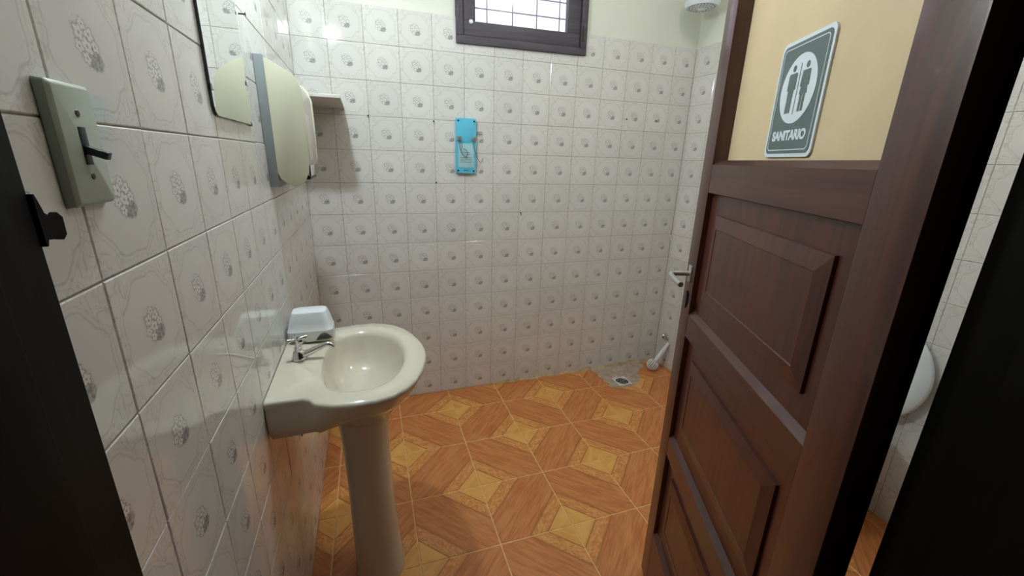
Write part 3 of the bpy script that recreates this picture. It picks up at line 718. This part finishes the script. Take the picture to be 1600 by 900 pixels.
# towel dispenser
dsp = empty('towel_dispenser', (TH, 1.35, 1.222)); tag(dsp, 'cream paper towel dispenser with curved bottom mounted beside the mirror', 'dispenser')
DY0, DY1 = 1.22 - 1.35, 1.475 - 1.35
bz = 1.222
prof = [(0.030, 1.5535), (0.060, 1.5385), (0.094, 1.5185), (0.106, 1.503), (0.1145, 1.478), (0.1155, 1.40), (0.1135, 1.29), (0.109, 1.262), (0.098, 1.238), (0.082, 1.2255), (0.068, 1.224), (0.048, 1.235), (0.036, 1.245), (0.030, 1.260)]
pf = [(x - TH + 0.001, z - bz) for x, z in prof]
MB().prism(pf, DY0, DY0 + 0.004, 1, 0.001).build('end_cap', M['cream_plastic'], dsp)
MB().prism(pf, DY1 - 0.004, DY1, 1, 0.001).build('end_cap', M['cream_plastic'], dsp)
cov = MB()
inn = [(0.022 + (x - 0.022) * 0.97 - TH, 1.39 + (z - 1.39) * 0.975 - bz) for x, z in prof]
cov.prism(inn, DY0 + 0.004, DY1 - 0.004, 1); cv = cov.build('cover', M['pale_front'], dsp, angle=25)
MB().box((0.0005, DY0 + 0.001, 0.0), (0.0240, DY1 - 0.001, 1.560 - bz), 0.0015).build('back_plate', M['grey_plastic'], dsp)
MB().box((0.104, DY0 + 0.03, 0.075), (0.1078, DY1 - 0.03, 0.20), 0.001).build('front_lettering_panel', M['pale_front'], cv)
MB().box((0.099, DY0 + 0.02, 0.030), (0.1075, DY1 - 0.02, 0.062), 0.003).build('window_strip', M['chrome'], cv)
MB().box((0.090, DY0 + 0.03, 0.020), (0.1035, DY1 - 0.05, 0.036), 0.003).build('towel_slot', M['black_plastic'], cv)
# corner shelf in the far left corner
shelf = MB().box((TH, 1.638, 1.512), (0.197, D - TH, 1.524), 0.0015).build('corner_shelf', M['stone'])
tag(shelf, 'pale stone shelf in the far left corner behind the towel dispenser', 'shelf')
# lamp above the mirror
lmp = empty('wall_lamp', (TH, LAMP_POS[1], LAMP_POS[2] + 0.05)); tag(lmp, 'bare white bulb lamp on the left wall above the mirror', 'lamp')
MB().lathe([(0.0, 0.0), (0.045, 0.0), (0.045, 0.008), (0.038, 0.014), (0.02, 0.016), (0.0, 0.016)], 24, at((-TH, 0, 0.03), (1, 0, 0))).build('lamp_base', M['white_plastic'], lmp)
MB().tube(smoothpath([(0.008 - TH, 0, 0.03), (0.07, 0, 0.03), (LAMP_POS[0] - TH - 0.01, 0, 0.025), (LAMP_POS[0] - TH, 0, 0.005), (LAMP_POS[0] - TH, 0, -0.018)], 5), 0.012, 14).build('lamp_socket', M['white_plastic'], lmp)
MB().lathe([(0.0, -0.030), (0.012, -0.0275), (0.022, -0.020), (0.029, -0.008), (0.030, 0.0), (0.027, 0.011), (0.020, 0.021), (0.013, 0.029), (0.0, 0.030)], 24, Matrix.Translation((LAMP_POS[0] - TH, 0, -0.05))).build('bulb', M['bulb'], lmp)
# added globe, no known fixture: unseen fill light that flattens the room's brightness
clm = empty('added_fill_lamp', (FILL_POS[0], FILL_POS[1], H)); tag(clm, 'added fill light shaped as an unseen white globe on the ceiling', 'lamp')
MB().lathe([(0.0, 0.0), (0.07, 0.0), (0.07, -0.012), (0.05, -0.024), (0.0, -0.024)], 28).build('fill_lamp_rose', M['white_plastic'], clm)
MB().lathe([(0.035, -0.022)] + [(0.09 * math.sin(a), FILL_POS[2] - H + 0.09 * math.cos(a)) for a in [0.42 + (math.pi - 0.42) * q / 14 for q in range(14)]] + [(0.0, FILL_POS[2] - H - 0.09)], 28).build('globe', M['globe'], clm)
# ================================================================== things on the back wall
BY = D - TH
dev = empty('blue_mounting_plate', (0.752, BY, 1.24)); tag(dev, 'light blue plastic mounting plate with loose wires fixed to the back wall', 'mounting plate')
dev.rotation_euler = (0, 0.012, 0)
MB().prism(rrect(0.102, 0.262, 0.008, 4, 0, 0.131), -0.018, -0.0005, 1, 0.003).build('plate_body', M['blue'], dev)
MB().prism(rrect(0.080, 0.115, 0.006, 4, 0, 0.085), -0.0195, -0.018, 1, 0.0005).build('lower_panel', M['pale_blue'], dev)
MB().prism(rrect(0.076, 0.100, 0.036, 8, 0, 0.198), -0.0200, -0.018, 1, 0.001).build('raised_disc', M['blue'], dev)
lp = MB()
for k, (w_, z_) in enumerate(((0.060, 0.075), (0.066, 0.068), (0.058, 0.061), (0.064, 0.054), (0.050, 0.092), (0.044, 0.100))):
    lp.box((-w_ / 2, -0.0198, z_), (w_ / 2 - 0.004 * (k % 2), -0.0195, z_ + 0.0022))
lp.build('fine_print', M['wire'], dev, smooth=False)
MB().box((-0.012, -0.0188, 0.012), (0.012, -0.018, 0.018)).build('badge', M['wire'], dev, smooth=False)
for sx_, sz_ in ((-0.040, 0.249), (0.040, 0.249), (-0.040, 0.013), (0.040, 0.013)):
    MB().lathe([(0.0, 0.0022), (0.0035, 0.002), (0.005, 0.0)], 14, at((sx_, -0.018, sz_), (0, -1, 0))).build('screw', M['dark_metal'], dev)
for sx_ in (-0.036, 0.038):
    cl_ = MB().box((sx_ - 0.010, -0.028, 0.156), (sx_ + 0.010, -0.018, 0.178), 0.002).build('clip', M['grey_plastic'], dev)
    MB().box((sx_ - 0.006, -0.030, 0.160), (sx_ + 0.006, -0.027, 0.172), 0.001).build('clip_screw', M['wire'], cl_)
MB().tube(smoothpath([(-0.036, -0.023, 0.157), (-0.034, -0.026, 0.125), (-0.024, -0.028, 0.098), (-0.006, -0.028, 0.082), (0.006, -0.027, 0.094), (0.000, -0.026, 0.112), (-0.014, -0.024, 0.118)], 6), 0.0017, 8).build('wire', M['wire'], dev)
MB().tube(smoothpath([(-0.024, -0.02, 0.150), (-0.024, -0.027, 0.128), (-0.030, -0.028, 0.110)], 6), 0.0015, 8).build('wire', M['wire'], dev)
MB().tube(smoothpath([(0.036, -0.023, 0.157), (0.036, -0.027, 0.13), (0.046, -0.026, 0.104), (0.060, -0.016, 0.075), (0.078, -0.010, 0.058), (0.088, -0.008, 0.070), (0.088, -0.007, 0.078)], 6), 0.0015, 8).build('wire', M['wire'], dev)
for zz in (0.194, 0.203): MB().tube([(0.050, -0.008, zz), (0.085, -0.012, zz - 0.002)], 0.0016, 8).build('wire', M['wire'], dev)
def nail(x, z, lean, label, wall='back', L_=0.028):
    if wall == 'back':
        p, d = Vector((x, BY - 0.0002, z)), Vector((lean[0], -1, lean[1])).normalized()
    else:
        p, d = Vector((TH + 0.0002, x, z)), Vector((1, lean[0], lean[1])).normalized()
    e = empty('nail', p)
    m_ = at((0, 0, 0), d)
    MB().lathe([(0.0, 0.0), (0.0019, 0.0), (0.0019, L_)], 8, m_).build('shank', M['rust'], e)
    MB().lathe([(0.0, L_), (0.0042, L_), (0.0042, L_ + 0.0012), (0.0, L_ + 0.0014)], 10, m_).build('head', M['rust'], e)
    tag(e, label, 'nail', 'nails in the tiled walls')
nail(0.2966, 1.487, (0.0, 0.1), 'dark nail in back wall just right of the corner shelf', L_=0.012)
nail(0.596, 1.480, (0.0, 0.0), 'tiny nail in back wall left of the blue plate', L_=0.008)
nail(0.601, 1.193, (0.0, 0.0), 'tiny nail in back wall below and left of the blue plate', L_=0.010)
nail(1.065, 1.020, (-0.5, 0.7), 'bent nail sticking out in the middle of the back wall', L_=0.034)
nail(1.672, 1.546, (0.0, 0.0), 'tiny nail in back wall below right of the window', L_=0.008)
nail(1.868, 1.543, (-0.5, 0.1), 'dark nail in back wall near the right corner', L_=0.024)
nail(1.128, 1.624, (0.3, 0.1), 'dark nail on the left wall between mirror and window corner', 'left', 0.014)
# shower head in the far right corner
shw = empty('shower_head', (W - TH, 1.86, 2.20)); tag(shw, 'white electric shower head hanging in the far right corner', 'shower head')
MB().lathe([(0.0, -0.140), (0.012, -0.140), (0.014, -0.133), (0.058, -0.128), (0.072, -0.118), (0.078, -0.100), (0.083, -0.085), (0.085, -0.060), (0.080, -0.040), (0.066, -0.025), (0.040, -0.010), (0.024, 0.0), (0.022, 0.03), (0.0, 0.03)], 32, Matrix.Translation((-0.155, 0, 0))).build('body', M['white_plastic'], shw)
MB().lathe([(0.066, -0.126), (0.074, -0.128), (0.082, -0.116), (0.084, -0.104), (0.080, -0.104)], 32, Matrix.Translation((-0.155, 0, 0))).build('spray_ring', M['sign_white'], shw)
noz = MB()
for r_, n_ in ((0.030, 12), (0.046, 18), (0.060, 24)):
    for q in range(n_):
        a = 2 * math.pi * q / n_
        noz.lathe([(0.0, -0.002), (0.0022, -0.001), (0.0024, 0.004)], 6, Matrix.Translation((-0.155 + r_ * math.cos(a), r_ * math.sin(a), -0.1325 + (r_ - 0.03) * 0.12)))
tag(noz.build('spray_nozzles', M['grey_plastic'], shw), kind='stuff')
MB().tube([(0.002, 0, 0.02), (-0.05, 0, 0.02), (-0.11, 0, 0.015), (-0.150, 0, 0.010)], 0.012, 14).build('supply_pipe', M['white_plastic'], shw)
MB().lathe([(0.0, 0.0), (0.03, 0.0), (0.028, 0.006), (0.0, 0.008)], 20, at((0, 0, 0.02), (-1, 0, 0))).build('wall_flange', M['white_plastic'], shw)
# stained sealant along the foot of the back wall
sb = MB(); rs = []
n = 60
for k in range(n + 1):
    x = 0.93 + (W - TH - 0.94) * k / n
    hgt = 0.006 + 0.012 * abs(math.sin(k * 0.53) * math.sin(k * 0.21 + 1)) + random.uniform(0, 0.006) + 0.006 * (k / n)
    dep = 0.006 + 0.008 * abs(math.sin(k * 0.37)) + random.uniform(0, 0.003)
    if k < 5: hgt *= (k + 1) / 6; dep *= (k + 1) / 6
    rs.append([(x, BY + 0.0005, -0.0005), (x, BY + 0.0005, hgt), (x, BY - 0.0025, hgt * 0.8), (x, BY - dep * 0.7, 0.003), (x, BY - dep, -0.0005)])
sb.loft(rs); sb.build('sealant_bead', M['sealant'], wall_back)
# ================================================================== on the floor
cp = MB()
poly = [(1.585, 2.025), (1.60, 1.955), (1.585, 1.925), (1.605, 1.90), (1.59, 1.865), (1.61, 1.83), (1.585, 1.795), (1.64, 1.772), (1.74, 1.772), (1.80, 1.79), (1.835, 1.84), (1.86, 1.90), (1.90, 1.94), (1.955, 1.97), (1.98, 2.025)]
cp.prism(poly, -0.002, 0.0012, 2); cp.build('cement_patch', M['cement'], floor, smooth=False)
drn = empty('floor_drain', (1.702, 1.835, 0.0012), FA); tag(drn, 'square chrome floor drain set in grey cement near the back wall', 'drain')
fr_ = MB(); s_ = 0.047
sq = [(-s_, -s_), (s_, -s_), (s_, s_), (-s_, s_)]
circ = lambda r, n=32: [(r * math.cos(2 * math.pi * k / n - 3 * math.pi / 4), r * math.sin(2 * math.pi * k / n - 3 * math.pi / 4)) for k in range(n)]
def sqr(n=32, s=s_):
    out = []
    for k in range(n):
        a = 2 * math.pi * k / n - 3 * math.pi / 4; m_ = max(abs(math.cos(a)), abs(math.sin(a))); out.append((s * math.cos(a) / m_, s * math.sin(a) / m_))
    return out
fr_.loft([[(*p, 0.0) for p in sqr()], [(*p, 0.003) for p in sqr()], [(*p, 0.0035) for p in sqr(s=s_ - 0.002)], [(*p, 0.0035) for p in circ(0.038)], [(*p, 0.001) for p in circ(0.037)]], False, False)
fr_.build('drain_frame', M['bright'], drn, angle=30)
MB().lathe([(0.0, 0.0004), (0.037, 0.0004), (0.037, 0.0010), (0.0, 0.0010)], 28).build('drain_hole', M['black_plastic'], drn)
for r0, r1 in ((0.024, 0.029), (0.010, 0.015)):
    b = MB(); b.loft([[(*p, 0.0012) for p in circ(r0)], [(*p, 0.0028) for p in circ(r0)], [(*p, 0.0028) for p in circ(r1)], [(*p, 0.0012) for p in circ(r1)]], False, False)
    b.build('grate_ring', M['steel'], drn, angle=30)
for a in (0.3, 0.3 + math.pi / 2):
    MB().box((-0.037, -0.0025, 0.0012), (0.037, 0.0025, 0.0026), 0.0, Matrix.Rotation(a, 4, 'Z')).build('grate_bar', M['steel'], drn)
# toilet brush leaning in the far right corner
tb0 = Vector((1.985, 1.915, 0.038)); tb1 = Vector((W - TH - 0.012, 1.905, 0.185)); td = (tb1 - tb0).normalized()
brs = empty('toilet_brush', (tb0.x, tb0.y, 0)); tag(brs, 'white toilet brush with round head leaning in the far right corner', 'toilet brush')
loc0 = Vector((0, 0, tb0.z))
hd = MB(); hd.lathe([(0.0, -0.036), (0.018, -0.031), (0.030, -0.018), (0.034, 0.0), (0.030, 0.018), (0.018, 0.030), (0.0, 0.034)], 24, at(loc0, td)); hdo = hd.build('brush_head', M['grey_plastic'], brs)
for q in range(14):
    a = 2 * math.pi * q / 14
    path = [at(loc0, td) @ Vector((0.0345 * math.cos(t) * math.cos(a), 0.0345 * math.cos(t) * math.sin(a), 0.036 * math.sin(t))) for t in (-1.2, -0.7, -0.2, 0.3, 0.8)]
    MB().tube(path, 0.0042, 6).build('bristle_rib', M['white_ceramic'], hdo)
MB().tube([loc0 + td * 0.02, loc0 + td * 0.06, loc0 + td * (tb1 - tb0).length * 0.7, loc0 + (tb1 - tb0)], [0.013, 0.016, 0.013, 0.010], 14).build('handle', M['white_plastic'], brs)
vlv = empty('wall_valve', (W - TH, 1.945, 0.205)); tag(vlv, 'small tarnished chrome wall valve low in the far right corner', 'valve')
MB().lathe([(0.0, 0.0), (0.020, 0.0), (0.018, 0.005), (0.009, 0.007), (0.009, 0.03), (0.0, 0.03)], 16, at((0, 0, 0), (-1, 0, 0))).build('valve_body', M['chrome'], vlv)
MB().tube([(-0.025, 0, 0.0), (-0.027, 0.0, 0.022)], 0.006, 10).build('valve_stem', M['dark_metal'], vlv)
MB().lathe([(0.0, 0.0), (0.014, 0.0), (0.016, 0.004), (0.012, 0.009), (0.0, 0.010)], 12, Matrix.Translation((-0.027, 0, 0.020))).build('valve_wheel', M['chrome'], vlv)
# toilet behind the door, lid up against the right wall
TYc = 0.775
toi = empty('toilet', (W - TH - 0.30, TYc, 0)); tag(toi, 'white toilet with raised lid behind the open door', 'toilet')
def oval(cx, rx, ry, z, n=32): return [(cx + rx * math.cos(2 * math.pi * k / n) * (1.0 if math.cos(2 * math.pi * k / n) < 0 else 0.85), ry * math.sin(2 * math.pi * k / n), z) for k in range(n)]
tbm = MB(); tbm.loft([oval(0.10, 0.14, 0.10, 0.0), oval(0.10, 0.14, 0.10, 0.03), oval(0.08, 0.13, 0.09, 0.14), oval(0.06, 0.17, 0.12, 0.25), oval(0.03, 0.23, 0.17, 0.34), oval(0.02, 0.245, 0.182, 0.385), oval(0.02, 0.235, 0.175, 0.392), oval(0.01, 0.17, 0.12, 0.388), oval(0.02, 0.12, 0.09, 0.30), oval(0.03, 0.05, 0.04, 0.24)])
tbm.build('bowl', M['white_ceramic'], toi, angle=60)
MB().box((0.16, -0.10, 0.0), (0.30, 0.10, 0.388), 0.02).build('rear_block', M['white_ceramic'], toi)
st = MB(); st.loft([oval(0.02, 0.245, 0.185, 0.394), oval(0.02, 0.245, 0.185, 0.408), oval(0.02, 0.235, 0.176, 0.412), oval(0.01, 0.165, 0.115, 0.412), oval(0.01, 0.16, 0.112, 0.394)], False, False)
st.build('seat', M['white_plastic'], toi)
ld = MB()
def lidring(rz, ry, x): return [(x + (0.02 * (0.5 + 0.5 * math.sin(2 * math.pi * k / 40))), ry * math.cos(2 * math.pi * k / 40), 0.595 + rz * math.sin(2 * math.pi * k / 40)) for k in range(40)]
ld.loft([lidring(0.180, 0.165, 0.268), lidring(0.196, 0.184, 0.264), lidring(0.198, 0.187, 0.256), lidring(0.192, 0.180, 0.247), lidring(0.15, 0.14, 0.243)])
ld.build('lid', M['white_plastic'], toi, angle=60)
bpy.context.view_layer.update()
